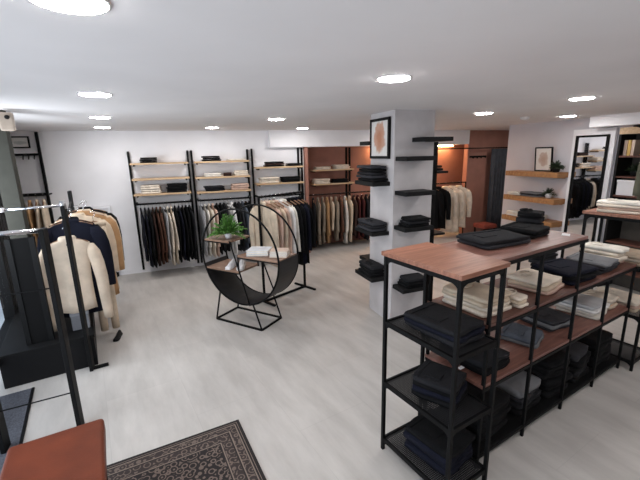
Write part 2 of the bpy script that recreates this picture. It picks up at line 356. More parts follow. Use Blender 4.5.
# ------------------------------------------------------------------ clothes: folded
rnd = random.Random(7)
ORD = ['top', 'second from top', 'third from top', 'fourth from top', 'fifth from top', 'sixth from top']
def folded_mb(wd, dp, h, seed, droop=0, wob=.0025):
    r = random.Random(seed); K = 11; mbx = MB(); rings = []
    ph = [r.uniform(0, 6.28) for _ in range(4)]
    for k in range(K):
        u = k / (K - 1); x = (u - .5) * wd
        e = 1 if 0 < k < K - 1 else .86
        if k in (1, K - 2): e = .985
        ring = []; N = 18
        dy = dp / 2 * (1 + .025 * math.sin(3 * u * PI + ph[0]))
        for i in range(N):
            t = 2 * PI * i / N
            cy, cz = math.cos(t), math.sin(t)
            y = math.copysign(abs(cy) ** .35, cy) * dy * (1 if e == 1 else (.985 if e > .9 else .95))
            z = h / 2 + math.copysign(abs(cz) ** .4, cz) * h / 2 * e
            if abs(cz) < .2: y *= .965           # groove of the fold
            if cz > 0: z += wob * (math.sin(7 * u + ph[1] + y * 14) + .6 * math.sin(15 * u + ph[2] - y * 22)) * cz
            z -= droop * (2 * (u - .5)) ** 2 if cz > 0 else 0
            ring.append((x + .006 * math.sin(y * 20 + ph[3]), y, min(h, max(0.0005, z))))
        rings.append(ring)
    return mbx.loft(rings)
def folded(color, kind, loc, rotz, wd, dp, h, seed, label, group=None, details=True, top=True):
    name = 'folded_' + kind.replace(' ', '_').replace('-', '_')
    if not details:
        o = obj(name, folded_mb(wd, dp, h, seed), cloth(color), None, True); o.location = loc; o.rotation_euler = (0, 0, rotz)
        return tag(o, label, 'folded clothes', group)
    t = thing(name, label, 'folded clothes', loc, rotz, group)
    obj('body', folded_mb(wd, dp, h, seed), cloth(color), t, True)
    if not top: return t
    if kind in ('t-shirt', 'sweater', 'shirt'):
        pts = [(.055 * math.cos(a), dp * .22 + .04 * math.sin(a), h + .005) for a in [PI * 2 * i / 14 for i in range(14)]]
        obj('collar', MB().tube(pts, .006, 6, True), cloth(color), t, True)
    elif kind == 'jeans':
        obj('waistband', MB().box(-wd * .46, wd * .46, dp * .36, dp * .46, h * .9, h + .004), cloth(color), t, bevel=.002)
        obj('pocket', MB().box(-wd * .30, wd * .02, -dp * .1, dp * .24, h * .9, h + .0035), cloth(color), t, bevel=.002)
    return t
def stack(loc, rotz, items, wd, dp, h, where, group, details=True, jit=.012):
    z = loc[2]; N = len(items)
    for i, (c, k) in enumerate(items):
        r = random.Random(hash((round(loc[0] * 100), round(loc[1] * 100), i)) & 0xffff)
        j = N - 1 - i
        lab = f'{c} folded {k} {where}' if N == 1 else f'{c} folded {k}, {"lowest" if i == 0 else ORD[j]} of pile {where}'
        folded(c, k, (loc[0] + r.uniform(-jit, jit), loc[1] + r.uniform(-jit, jit), z + .001), rotz + r.uniform(-.07, .07), wd * r.uniform(.95, 1.03), dp * r.uniform(.95, 1.03), h, r.randint(0, 9999), lab, group, details, j == 0)
        z += h + .0012
# ------------------------------------------------------------------ clothes: hanging
def garment(color, kind, loc, rotz, W, L, th, label, group, seed, hook=.075, detail=True, tw=1.0, SLx=None, hmat=None):
    """hangs in its local XZ plane from loc (a point on the rail); W half shoulder width, L hem below the rail"""
    r = random.Random(seed); t = thing('hanging_' + kind, label, 'hanging ' + kind, loc, rotz, group); m = cloth(color)
    hk = [(0, .0, -hook)] + [(0, 0, -.03)] + [(.026 * math.sin(a), 0, .013 + .026 * math.cos(a)) for a in [PI * .9 - i * PI * 1.3 / 6 for i in range(7)]]
    hb = MB().tube([(-W * .86, 0, -hook - .05), (-W * .4, 0, -hook - .014), (0, 0, -hook), (W * .4, 0, -hook - .014), (W * .86, 0, -hook - .05)], .011, 6)
    hg = obj('hanger', hb, hmat or M_HANG, t, True)
    obj('hook', MB().tube(hk, .0028, 5), M_CHROME, hg, True)
    N = 24; ph = [r.uniform(0, 6.28) for _ in range(5)]
    if kind == 'trousers':
        mbx = MB()
        for sgn in (-1, 1):
            rings = []
            for u in [i / 7 for i in range(8)]:
                z = -hook - .02 - u * (L - hook - .02); a = W * (.46 - .16 * u); cx = sgn * W * (.40 + .05 * u)
                rings.append([(cx + a * math.cos(q), th * (.75 + .1 * math.sin(ph[0] + u * 5)) * math.sin(q) * (1 if u else .5), z) for q in [2 * PI * i / 14 for i in range(14)]])
            mbx.loft(rings)
        obj('legs', mbx, m, t, True)
        obj('waistband', MB().loft([[(W * .9 * math.cos(q), th * .62 * math.sin(q), z) for q in [2 * PI * i / 16 for i in range(16)]] for z in (-hook - .005, -hook - .055)]), m, t, True)
        return t
    zs = [(-hook + .012, .30, .5), (-hook - .008, .36, .62), (-hook - .022, .62, .6), (-hook - .05, .93, .62), (-hook - .085, 1.0, .8), (-hook - .2, .96, 1.05)]
    fl = {'coat': 1.02, 'shirt': .95, 'jacket': .96, 'sweater': .96}.get(kind, .98)
    zl = -hook - .2
    for k in range(1, 7):
        u = k / 6; zs.append((zl + u * (-L - zl), .96 + (fl - .96) * u - .05 * math.sin(u * PI), 1.05 + .12 * u))
    rings = []
    for z, a, bth in zs:
        u = max(0, (-z - hook - .05) / (L - hook))
        ring = []
        for i in range(N):
            q = 2 * PI * i / N; cx = math.cos(q); cy = math.sin(q)
            x = W * a * (1 + (tw - 1) * min(1, u * 6)) * math.copysign(abs(cx) ** .8, cx)
            y = th * bth * math.copysign(abs(cy) ** .75, cy) * (1 - .35 * abs(cx) ** 3)
            y += u * th * .2 * (math.sin(x * 38 + ph[0]) + .5 * math.sin(x * 71 + ph[1]))
            ring.append((x, y, z + (.012 * math.sin(3 * q + ph[2]) * u)))
        rings.append(ring)
    obj('torso', MB().loft(rings), m, t, True)
    SL = {'shirt': .62, 'coat': .66, 'jacket': .62, 'sweater': .62, 't_shirt': .24}.get(kind, .6); SL = SLx or min(SL, L - hook - .05)
    for sgn in (-1, 1):
        sr = []
        dz = r.uniform(-.02, .02)
        for u in [0, .1, .25, .45, .7, .9, 1]:
            cx = sgn * (W * .90 + .055 * math.sin(min(1, u * 2.2) * PI / 2) + .015 * u); z = -hook - .07 - u * (SL + dz)
            ra = (.075 - .026 * u) * W / .22; rb = th * (.85 + .1 * math.sin(ph[3] + 6 * u))
            if u == 0: ra *= .6; rb *= .5
            sr.append([(cx + ra * math.cos(q), rb * math.sin(q) + .012 * math.sin(4 * u + ph[4]), z) for q in [2 * PI * i / 12 for i in range(12)]])
        obj('sleeve', MB().loft(sr), m, t, True)
    if detail and kind in ('shirt', 'coat', 'jacket'):
        # collar band at the neck
        col = MB().loft([[(.062 * math.cos(q) * s_, th * .62 * math.sin(q) * s_, z) for q in [2 * PI * i / 14 for i in range(14)]] for s_, z in ((1.25, -hook - .014), (1.15, -hook + .012), (1.0, -hook + .026), (.85, -hook + .012))], cap=False)
        obj('collar', col, m, t, True)
    return t
NTH = ['first', 'second', 'third', 'fourth', 'fifth', 'sixth', 'seventh', 'eighth', 'ninth', 'tenth', 'eleventh', 'twelfth', 'thirteenth', 'fourteenth', 'fifteenth', 'sixteenth']
def rail_row(p0, p1, items, where, group, base_rot, W=.21, th=.019, seed=0, yaw_j=.035, hmat=None):
    p0, p1 = Vector(p0), Vector(p1); N = len(items)
    for i, it in enumerate(items):
        c, k, L = it[:3]; r = random.Random(seed * 100 + i)
        u = (i + .5) / N + r.uniform(-.05, .05) / N
        garment(c, k, p0.lerp(p1, u), base_rot + r.uniform(-yaw_j, yaw_j), W * r.uniform(.94, 1.05), L, th * r.uniform(.85, 1.15), f'{c} {k}, {NTH[i]} from the left {where}', group, seed * 100 + i, hmat=hmat)
# ------------------------------------------------------------------ wall bays on the back wall
def bay(x0, x1, shelves, rail_z, label, ups, y_back=7.03, depth=.27, rail_y=6.79, top=2.09, board=M_PALE, up_z0=.06):
    t = thing('wall_shelving', label, 'shelving', (0, 0, 0), 0, 'wall-mounted clothing bays')
    for ux in ups: obj('upright', MB().box(ux - .017, ux + .017, y_back - .035, y_back, up_z0, top), M_BLACK, t, bevel=.003)
    for z in shelves:
        s = obj('shelf', MB().box(x0, x1, y_back - .02 - depth, y_back - .036, z - .028, z), board, t, bevel=.002)
        for bx in (x0 + .04, x1 - .06): obj('bracket', MB().box(bx, bx + .02, y_back - depth, y_back - .036, z - .052, z - .028), M_BLACK, s)
    if rail_z:
        rl = obj('rail', MB().obox((x0 + .0, rail_y, rail_z), (x1, rail_y, rail_z), .022, .03), M_BLACK, t)
        for bx in (x0 + .012, x1 - .012): obj('arm', MB().box(bx - .01, bx + .01, rail_y, y_back - .02, rail_z - .015, rail_z + .015), M_BLACK, rl)
    return t
bay(-.63, .255, (1.90, 1.65, 1.40), 1.235, 'leftmost three-shelf clothing bay on the white back wall', (-.655, .268))
bay(.352, 1.285, (1.90, 1.635, 1.385), 1.235, 'middle three-shelf clothing bay on the white back wall', (.332, 1.302))
bay(1.40, 2.30, (1.77, 1.475), 1.235, 'two-shelf clothing bay left of the brown alcove', (1.385, 2.28, 2.35), top=2.1)
bay(2.68, 3.62, (1.655, 1.365), None, 'clothing bay with two shelves inside the brown alcove', (2.56, 3.56, 3.64), y_back=7.58, rail_y=7.30, top=2.1)
sg = 'folded clothes on the wall shelves'
J = lambda c, k, q: [(c, k)] * q
def wstack(x, z, items, where, y=6.87, wd=.26, dp=.22, h=.028): stack((x, y, z), 0, items, wd, dp, h, where, sg, details=False)
wstack(-.345, 1.90, J('black', 'jeans', 3), 'on leftmost bay, top shelf')
wstack(-.37, 1.40, J('cream', 'sweater', 4), 'on leftmost bay, lowest shelf', wd=.30, h=.034)
wstack(.045, 1.40, J('black', 'jeans', 5), 'on leftmost bay, lowest shelf', wd=.32, h=.028)
wstack(.64, 1.90, J('black', 'jeans', 3), 'on middle bay, top shelf', wd=.3)
wstack(1.06, 1.90, J('off-white', 't-shirt', 1), 'on middle bay, top shelf', wd=.3)
wstack(.64, 1.635, J('off-white', 't-shirt', 2), 'on middle bay, centre shelf', wd=.3)
wstack(.905, 1.635, J('dark brown', 'sweater', 2), 'on middle bay, centre shelf', wd=.13)
wstack(1.14, 1.635, J('cream', 't-shirt', 3), 'on middle bay, centre shelf', wd=.25)
wstack(.66, 1.385, J('charcoal', 'sweater', 3), 'on middle bay, lowest shelf', wd=.32)
wstack(1.10, 1.385, J('pink-beige', 'sweater', 3), 'on middle bay, lowest shelf', wd=.30, h=.034)
wstack(1.76, 1.77, [('black', 'jeans'), ('dark brown', 'sweater'), ('black', 'sweater')], 'at left on shelf beside alcove', wd=.34)
wstack(2.14, 1.77, J('black', 'jeans', 2), 'at right on shelf beside alcove', wd=.26, h=.024)
wstack(1.64, 1.475, J('cream', 'sweater', 3), 'on lower shelf left of alcove', wd=.34, h=.034)
wstack(2.05, 1.475, J('black', 'jeans', 3), 'on lower shelf left of alcove', wd=.34, h=.032)
wstack(2.93, 1.655, J('cream', 't-shirt', 2), 'at left on upper alcove shelf', 7.42, .34)
wstack(3.36, 1.655, J('cream', 'sweater', 3), 'at right on upper alcove shelf', 7.42, .32)
wstack(2.90, 1.365, J('cream', 'sweater', 3), 'at left on lower alcove shelf', 7.42, .36, h=.032)
wstack(3.34, 1.365, J('black', 'jeans', 3), 'at right on lower alcove shelf', 7.42, .34, h=.026)
hg = 'clothes hanging along the back wall'
RW = PI / 2 + .12
rail_row((-.585, 6.79, 1.22), (.235, 6.79, 1.22), [('navy', 'jacket', .92), ('navy', 'coat', 1.02), ('charcoal', 'coat', 1.04), ('dark brown', 'coat', 1.02), ('brown', 'jacket', 1.0), ('brown', 'shirt', .98), ('light grey', 'shirt', .95), ('cream', 'coat', 1.04), ('cream', 'shirt', 1.03), ('black', 'jacket', 1.0), ('navy', 'coat', .97), ('black', 'shirt', 1.0), ('black', 'coat', .97), ('charcoal', 'jacket', .98)],
    'under the leftmost wall bay', hg, RW, seed=1, hmat=M_BLACK)
rail_row((.37, 6.79, 1.22), (1.28, 6.79, 1.22), [('light grey', 'shirt', .95), ('off-white', 'shirt', .96), ('cream', 'shirt', .98), ('pink-beige', 'shirt', .97), ('black', 'jacket', .94), ('black', 'coat', .92), ('charcoal', 'jacket', .9), ('white', 'trousers', 1.0), ('white', 'shirt', .98), ('black', 'coat', .92), ('dark grey', 'jacket', .93), ('blue-grey', 'shirt', .94), ('black', 'coat', .96), ('black', 'jacket', .95)],
    'under the middle wall bay', hg, RW, seed=2, hmat=M_BLACK)
rail_row((1.44, 6.79, 1.22), (2.25, 6.79, 1.22), [('beige', 'shirt', .98), ('cream', 'shirt', .95), ('black', 'jacket', .96), ('black', 'coat', .98), ('navy', 'jacket', .98), ('black', 'coat', 1.0), ('navy', 'coat', 1.0), ('black', 'jacket', 1.02), ('black', 'coat', 1.04), ('charcoal', 'coat', 1.04), ('black', 'shirt', 1.04)],
    'under the bay left of the alcove', hg, RW, seed=3, hmat=M_BLACK)
rail_row((2.62, 7.30, 1.13), (4.28, 7.30, 1.13), [('charcoal', 'coat', 1.05), ('greige', 'coat', 1.02), ('greige', 'jacket', 1.0), ('camel', 'coat', 1.0), ('beige', 'shirt', .72), ('greige', 'shirt', .98), ('brown', 'coat', .98), ('off-white', 'coat', 1.06), ('beige', 'coat', 1.04), ('dark brown', 'jacket', .92), ('burgundy', 'coat', 1.0), ('burgundy', 'jacket', .96), ('charcoal', 'coat', 1.04), ('black', 'jacket', .92), ('black', 'coat', .98), ('off-white', 'shirt', .9)],
    'on the alcove rail', hg, PI / 2 - .25, seed=4, th=.034, W=.195, yaw_j=.03)
t = thing('clothing_rail', 'long black wall rail of coats below the brown alcove shelves', 'clothing rail')
obj('rail_bar', MB().tube([(2.58, 7.3, 1.145), (4.34, 7.3, 1.145)], .013), M_BLACK, t)
for x in (2.60, 4.32): obj('arm', MB().box(x - .012, x + .012, 7.29, 7.6, 1.133, 1.157), M_BLACK, t)
# ------------------------------------------------------------------ free-standing rail behind the ring
A_, B_ = Vector((1.0, 4.79, 0)), Vector((1.706, 5.133, 0)); dr = (B_ - A_).normalized(); pr_ = Vector((-dr.y, dr.x, 0)); ZR = 1.455
t = thing('clothing_rail', 'free-standing black clothing rail behind the ring-shaped display', 'clothing rail')
for p in (A_, B_):
    obj('post', MB().obox(p + Vector((0, 0, .02)), p + Vector((0, 0, ZR)), .03, .03), M_BLACK, t)
    obj('foot', MB().obox(p - pr_ * .22 + Vector((0, 0, .0125)), p + pr_ * .22 + Vector((0, 0, .0125)), .03, .025), M_BLACK, t)
obj('base_bar', MB().obox(A_ + Vector((0, 0, .015)), B_ + Vector((0, 0, .015)), .03, .025), M_BLACK, t)
obj('rail_bar', MB().obox(A_ + Vector((0, 0, ZR)), B_ + Vector((0, 0, ZR)), .024, .026), M_BLACK, t)
rail_row(A_ + dr * .02 + Vector((0, 0, ZR - .015)), B_ - dr * .035 + Vector((0, 0, ZR - .015)), [('beige', 'shirt', .86), ('pink-beige', 'shirt', .9), ('beige', 'coat', .95), ('pink-beige', 'coat', .92), ('white', 'shirt', .9), ('off-white', 'shirt', .9), ('black', 'jacket', .95), ('black', 'coat', 1.0), ('navy', 'jacket', 1.0), ('black', 'shirt', 1.0)],
    'on the free-standing rail', 'clothes on the free-standing rail', math.atan2(dr.y, dr.x) + PI / 2, seed=6, th=.0235, yaw_j=.02)
# ------------------------------------------------------------------ ring display
RO = Vector((.326, 4.512, 0)); rd = Vector((.632, -.775, 0)).normalized(); rw = Vector((.775, .632, 0)).normalized()
ra = math.atan2(rd.y, rd.x)
# local frame: x = along rd, y = along rw  (rotation by ra gives y = (-sin, cos) = (.775,.632))
t = thing('ring_display', 'black ring-shaped display stand with three wooden shelves on the grey floor', 'display stand', RO, ra)
cx, cz, RR, WD = .43, .845, .565, .385
circ = lambda a, y, rr=RR: (cx + rr * math.cos(a), y, cz + rr * math.sin(a))
for y in (0, WD):
    obj('hoop', MB().tube([circ(2 * PI * i / 56, y) for i in range(56)], .011, 8, True), M_BLACK, t, True)
a0, a1 = R(193), R(362)
rings = []
for i in range(37):
    a = a0 + (a1 - a0) * i / 36
    rings.append([circ(a, 0, RR + .004), circ(a, WD, RR + .004), circ(a, WD, RR - .004), circ(a, 0, RR - .004)])
obj('curved_panel', MB().loft(rings), mat('black_sheet', (30, 30, 32), .5, var=.05), t)
def chord(z): return math.sqrt(max(0, RR ** 2 - (z - cz) ** 2))
for z, xa, xb in ((.675, cx - chord(.675) + .012, .41), (.872, .41, cx + chord(.872) - .012), (1.025, cx - chord(1.025) + .012, .29)):
    s = obj('shelf', MB().box(xa, xb, .005, WD - .005, z - .022, z), M_RINGW, t, bevel=.002)
    obj('shelf_frame', MB().box(xa, xb, .0, .012, z - .034, z - .02).box(xa, xb, WD - .012, WD, z - .034, z - .02), M_BLACK, s)
obj('divider', MB().box(.40, .415, .01, .022, .655, .872).box(.40, .415, WD - .022, WD - .01, .655, .872), M_BLACK, t)
obj('brace', MB().tube([(.315, .0, 1.03), (.555, .0, .28)], .009), M_BLACK, t, True)
obj('brace', MB().tube([(.41, WD, .86), (.64, WD, .30)], .009), M_BLACK, t, True)
fr = MB(); cr_ = [(-.0, 0.0), (.71, 0.0), (.71, WD), (.0, WD)]
for i in range(4):
    p, q = cr_[i], cr_[(i + 1) % 4]; fr.obox((p[0], p[1], .01), (q[0], q[1], .01), .02, .02)
obj('base_frame', fr, M_BLACK, t)
for (bx, by), tx in zip(cr_, (.10, .60, .60, .10)):
    zt = cz - math.sqrt(RR ** 2 - (tx - cx) ** 2) + .005
    obj('leg', MB().tube([(bx, by, .01), (tx, by, zt)], .010), M_BLACK, t, True)
def rp(x, y, z): return RO + rd * x + rw * y + Vector((0, 0, z))
# plant
def plant(name, label, loc, pot_mat, pr0, ph0, leafm, R0, N, seed, z_up=.5):
    t = thing(name, label, 'potted plant', loc)
    p = obj('pot', MB().lathe([(pr0 * .75, 0), (pr0 * .95, ph0 * .6), (pr0, ph0), (pr0 * .86, ph0), (pr0 * .8, ph0 * .8), (0.001, ph0 * .8)], 18), pot_mat, t, True)
    r = random.Random(seed); fo = MB(); st = MB()
    for k in range(N):
        az = r.uniform(0, 2 * PI); el = r.uniform(.15, 1.45); ln = R0 * r.uniform(.65, 1.1)
        d = Vector((math.cos(az) * math.cos(el), math.sin(az) * math.cos(el), math.sin(el)))
        pts = [Vector((0, 0, ph0 * .8)) + d * ln * u + Vector((0, 0, -.35 * ln * u * u * math.cos(el))) for u in (0, .35, .7, 1)]
        st.tube(pts, .0022, 4)
        for j in range(7):
            u = .3 + .1 * j; base = pts[0].lerp(pts[1], u / .35) if u < .35 else (pts[1].lerp(pts[2], (u - .35) / .35) if u < .7 else pts[2].lerp(pts[3], (u - .7) / .3))
            sd = d.cross(Vector((0, 0, 1))).normalized()
            for sgn in (-1, 1):
                tip = base + (sd * sgn * .8 + d * .6).normalized() * ln * .30 * (1.15 - u); nr = Vector((r.uniform(-.3, .3), r.uniform(-.3, .3), 1)).normalized()
                wv = (tip - base).cross(nr).normalized() * ln * .045
                mid = (base + tip) / 2 + nr * ln * .03
                fo.add([base, mid + wv, tip, mid - wv, mid + nr * .002], [(0, 1, 4), (1, 2, 4), (2, 3, 4), (3, 0, 4)])
    o = obj('foliage', fo, leafm, t); o['kind'] = 'stuff'
    obj('stems', st, leafm, t)
    return t
plant('potted_fern', 'bushy green fern in a pale pot on the ring display top shelf', rp(.16, .15, 1.026), M_WHITE, .045, .06, M_LEAF, .25, 110, 3)
# white sneakers
def shoe(loc, rotz, label, m, sole, group=None):
    t = thing('sneaker', label, 'shoe', loc, rotz, group)
    def prof(k):  # length stations
        return k
    st = [(-.135, .026, .075, .0), (-.12, .036, .088, 0), (-.07, .036, .085, 0), (-.02, .037, .068, 0), (.04, .043, .052, 0), (.095, .042, .04, 0), (.13, .028, .028, 0)]
    rings = []
    for x, hw, zt, _ in st:
        rings.append([(x, hw * math.cos(q) * (1 if math.sin(q) < .3 else .8), .022 + (zt - .022) * max(0, math.sin(q)) if math.sin(q) > 0 else .022) for q in [2 * PI * i / 14 for i in range(14)]])
    obj('upper', MB().loft(rings), m, t, True)
    obj('sole', MB().loft([[(x - .003, hw * 1.08 * s, z) for s, z in ((-1, 0), (1, 0), (1, .024), (-1, .024))] for x, hw, zt, _ in st]), sole, t, bevel=.003)
    lc = MB()
    for k in range(4): lc.obox((-.01 + k * .022, -.022, .068 - k * .006), (-.01 + k * .022, .022, .068 - k * .006), .006, .004)
    obj('laces', lc, sole, t)
    return t
shoe(rp(.20, .12, .676), ra - 1.2, 'white sneaker on the ring display low shelf, left of the pair', M_WHITE, M_TRIM)
shoe(rp(.33, .15, .676), ra - 1.0, 'white sneaker on the ring display low shelf, right of the pair', M_WHITE, M_TRIM)
def book(loc, rotz, wd, dp, h, label, cm, group):
    t = thing('book', label, 'book', loc, rotz, group)
    obj('cover', MB().box(-wd / 2, wd / 2, -dp / 2, dp / 2, 0, .003).box(-wd / 2, wd / 2, -dp / 2, dp / 2, h - .003, h).box(-wd / 2, -wd / 2 + .003, -dp / 2, dp / 2, 0.003, h - .003), cm, t, bevel=.001)
    obj('pages', MB().box(-wd / 2 + .004, wd / 2 - .005, -dp / 2 + .005, dp / 2 - .005, .003, h - .003), mat('paper', (226, 220, 208), .8), t)
M_BK1 = mat('book_white', (222, 224, 228), .4, var=.02); M_BK2 = mat('book_grey', (176, 182, 190), .4, var=.03); M_BK3 = mat('book_beige', (214, 190, 172), .45, var=.03)
for k, (cm, c) in enumerate(((M_BK2, 'pale grey'), (M_BK1, 'white'), (M_BK1, 'white'))):
    book(rp(.60 + .008 * k, .16, .873 + k * .023), ra + .5 - .06 * k, .25, .20, .022, f'{c} book, {["lowest","middle","top"][k]} of the left pile on the ring display', cm, 'books on the ring display')
for k, (cm, c) in enumerate(((M_BK3, 'pinkish beige'), (M_BK1, 'white'), (M_BK3, 'beige'))):
    book(rp(.87, .20, .873 + k * .025), ra + .35 + .05 * k, .20, .16, .024, f'{c} book, {["lowest","middle","top"][k]} of the right pile on the ring display', cm, 'books on the ring display')
# ------------------------------------------------------------------ right-hand tall shelf tables (local frame: x=g, y=-n)
L0 = Vector((1.143, 1.90, 0))
def gp(s, nn, z): return L0 + g * s + n * nn + Vector((0, 0, z))
def end_unit(s0, label, group, dx=.375, dn=.56):
    t = thing('shelf_table', label, 'shelf table', gp(s0, 0, 0), GA, group)
    H = 1.41; b = .011
    obj('table_top', MB().box(-.012, dx + .012, -dn - .01, .012, H - .026, H), M_TOP, t, bevel=.003)
    for x in (b, dx - b):
        for y in (-b, -dn + b):
            obj('leg', MB().box(x - b, x + b, y - b, y + b, 0, H - .026), M_BLACK, t, bevel=.002)
    f = MB()
    def frame(f, z, hh=.03):
        f.box(b, dx - b, -b - .008, -b + .008, z - hh, z).box(b, dx - b, -dn + b - .008, -dn + b + .008, z - hh, z)
        f.box(b - .008, b + .008, -dn + b, -b, z - hh, z).box(dx - b - .008, dx - b + .008, -dn + b, -b, z - hh, z)
    frame(f, H - .026); obj('top_frame', f, M_BLACK, t)
    for z in (.955, .525, .095):
        f = MB(); frame(f, z, .028)
        s = obj('shelf_frame', f, M_BLACK, t)
        obj('mesh_shelf', MB().box(b, dx - b, -dn + b, -b, z - .012, z - .008), M_MESH, s)
    for z in (H - .056, .927, .497, .067):      # quarter-round corner brackets beneath every tier
        r_ = .06
        for (x, y) in ((b, -b), (dx - b, -b), (b, -dn + b), (dx - b, -dn + b)):
            br = MB(); poly = [(0, 0)] + [(r_ * (1 - math.sin(a)), r_ * (1 - math.cos(a))) for a in [PI / 2 * i / 5 for i in range(6)]]
            K = len(poly)
            for ax in (0, 1):
                sg_ = (1 if x < dx / 2 else -1) if ax == 0 else (-1 if y > -dn / 2 else 1)
                vs = [((x + sg_ * p, y + wq, z - q_) if ax == 0 else (x + wq, y + sg_ * p, z - q_)) for wq in (-.006, .006) for (p, q_) in poly]
                br.add(vs, [tuple(range(K)), tuple(range(2 * K - 1, K - 1, -1))] + [(i, (i + 1) % K, K + (i + 1) % K, K + i) for i in range(K)])
            obj('corner_bracket', br, M_BLACK, t)
    return t
end_unit(0, 'tall black shelf table with brown plank top, nearest the camera', 'tall shelf tables')
end_unit(2.49, 'tall black shelf table under the right picture edge with pale shirts on top', 'tall shelf tables')
# long gondola
NF, NB = .462, .02
t = thing('display_shelving', 'long black steel display shelving with brown boards running to the right', 'display shelving', gp(0, 0, 0), GA)
POST = (.405, .915, 1.435, 1.95, 2.455); pw = .010
for i, s in enumerate(POST):
    for yy in (-NF, -NB):
        H = 1.362 if i < 3 else .978
        obj('post', MB().box(s - pw, s + pw, yy - pw, yy + pw, 0, H), M_BLACK, t, bevel=.002)
def gboard(name, s0, s1, z, m_, th=.022):
    bd = obj(name, MB().box(s0, s1, -NF - .004, -NB + .012, z - th, z), m_, t, bevel=.002)
    f = MB()
    for yy in (-NF, -NB): f.box(s0, s1, yy - .009, yy + .009, z - th - .022, z - th)
    for s in POST:
        if s0 - .05 < s < s1 + .05: f.box(s - .009, s + .009, -NF, -NB, z - th - .022, z - th)
    obj('board_frame', f, M_BLACK, bd)
gboard('top_board', .392, 1.49, 1.385, M_SHELFL)
gboard('middle_board', .39, 2.47, 1.0, M_SHELF)
gboard('lower_board', .39, 2.47, .60, M_SHELFL)
gboard('bottom_board', .39, 2.47, .10, M_BLACK, .01)
# things on the tables
TG = 'folded clothes on the right display'
def ds(s, nn, z, items, wd, dp, h, where, rot=0, jit=.012): stack(gp(s, nn, z), GA + rot, items, wd, dp, h, where, TG, True, jit)
ds(.79, .19, 1.386, [('dark grey', 'jeans'), ('charcoal', 'jeans')], .42, .27, .026, 'on display top beside nearest table', -.15)
ds(1.185, .17, 1.386, [('black', 'jeans'), ('black', 'jeans')], .265, .26, .030, 'at centre of display top', .1)
ds(1.435, .08, 1.386, [('black', 'sweater'), ('charcoal', 'sweater'), ('black', 'sweater')], .17, .17, .045, 'at far end of display top', .3)
o = obj('price_card', MB().box(-.04, .04, -.025, .025, 0, .003), M_WHITE); o.location = gp(1.40, .36, 1.386); o.rotation_euler = (0, 0, GA + .4); tag(o, 'small white card at the far corner of the display top board', 'card')
# middle board
ds(.60, .235, 1.001, [('cream', 't-shirt'), ('cream', 't-shirt'), ('beige', 't-shirt'), ('beige', 't-shirt')], .27, .36, .026, 'on middle board beside nearest table', .0)
ds(.79, .37, 1.001, [('cream', 't-shirt'), ('beige', 't-shirt'), ('cream', 't-shirt')], .10, .15, .024, 'tucked beside the widest cream pile', 0)
ds(1.24, .26, 1.001, [('pink-beige', 't-shirt'), ('beige', 't-shirt'), ('cream', 't-shirt')], .29, .30, .026, 'on middle board by second post', .1)
ds(1.64, .29, 1.001, [('navy', 'jeans'), ('black', 'jeans'), ('navy', 'jeans')], .36, .32, .030, 'on middle board behind third post', -.1)
ds(2.07, .28, 1.001, [('dark grey', 'jeans'), ('dark grey', 'jeans'), ('grey', 'jeans')], .30, .32, .026, 'on middle board right of navy', .1)
ds(1.74, .055, 1.001, [('charcoal', 'jeans'), ('charcoal', 'jeans'), ('dark grey', 'jeans'), ('charcoal', 'jeans'), ('dark grey', 'jeans')], .26, .085, .028, 'at rear of middle board', 0)
ds(2.36, .25, 1.001, [('pink-beige', 't-shirt'), ('cream', 't-shirt'), ('cream', 't-shirt'), ('off-white', 't-shirt')], .18, .32, .034, 'at far end of middle board', 0)
# lower board
ds(.60, .25, .601, [('black', 'jeans'), ('black', 'jeans'), ('charcoal', 'jeans')], .30, .38, .030, 'on lower board beside nearest table', 0)
ds(1.17, .25, .601, [('grey', 'jeans'), ('blue-grey', 'jeans')], .26, .26, .026, 'on lower board by second post', .25)
ds(1.56, .22, .601, [('dark grey', 'jeans'), ('grey', 'jeans'), ('dark grey', 'jeans')], .28, .30, .026, 'on lower board behind third post', -.1)
ds(2.05, .26, .601, [('off-white', 't-shirt'), ('off-white', 't-shirt'), ('white', 't-shirt'), ('light grey', 't-shirt')], .30, .32, .026, 'on lower board behind fourth post', .1)
ds(2.34, .25, .601, [('beige', 't-shirt'), ('cream', 't-shirt'), ('cream', 't-shirt')], .18, .30, .030, 'at far end of lower board', 0)
# bottom board
ds(.66, .24, .101, [('black', 'jeans')] * 5, .34, .36, .045, 'on bottom board beside nearest table', .05)
ds(1.10, .25, .101, [('black', 'jeans'), ('charcoal', 'jeans'), ('dark grey', 'jeans'), ('grey', 'jeans')], .32, .34, .045, 'on bottom board behind second post', .1)
ds(1.46, .26, .101, [('black', 'jeans')] * 6, .30, .34, .05, 'on bottom board behind third post', -.1)
ds(1.83, .26, .101, [('black', 'jeans'), ('charcoal', 'jeans'), ('black', 'jeans'), ('black', 'jeans'), ('dark grey', 'jeans')], .32, .34, .045, 'on bottom board behind fourth post', .1)
ds(2.22, .26, .101, [('black', 'jeans')] * 5, .32, .34, .05, 'at far end of bottom board', 0)
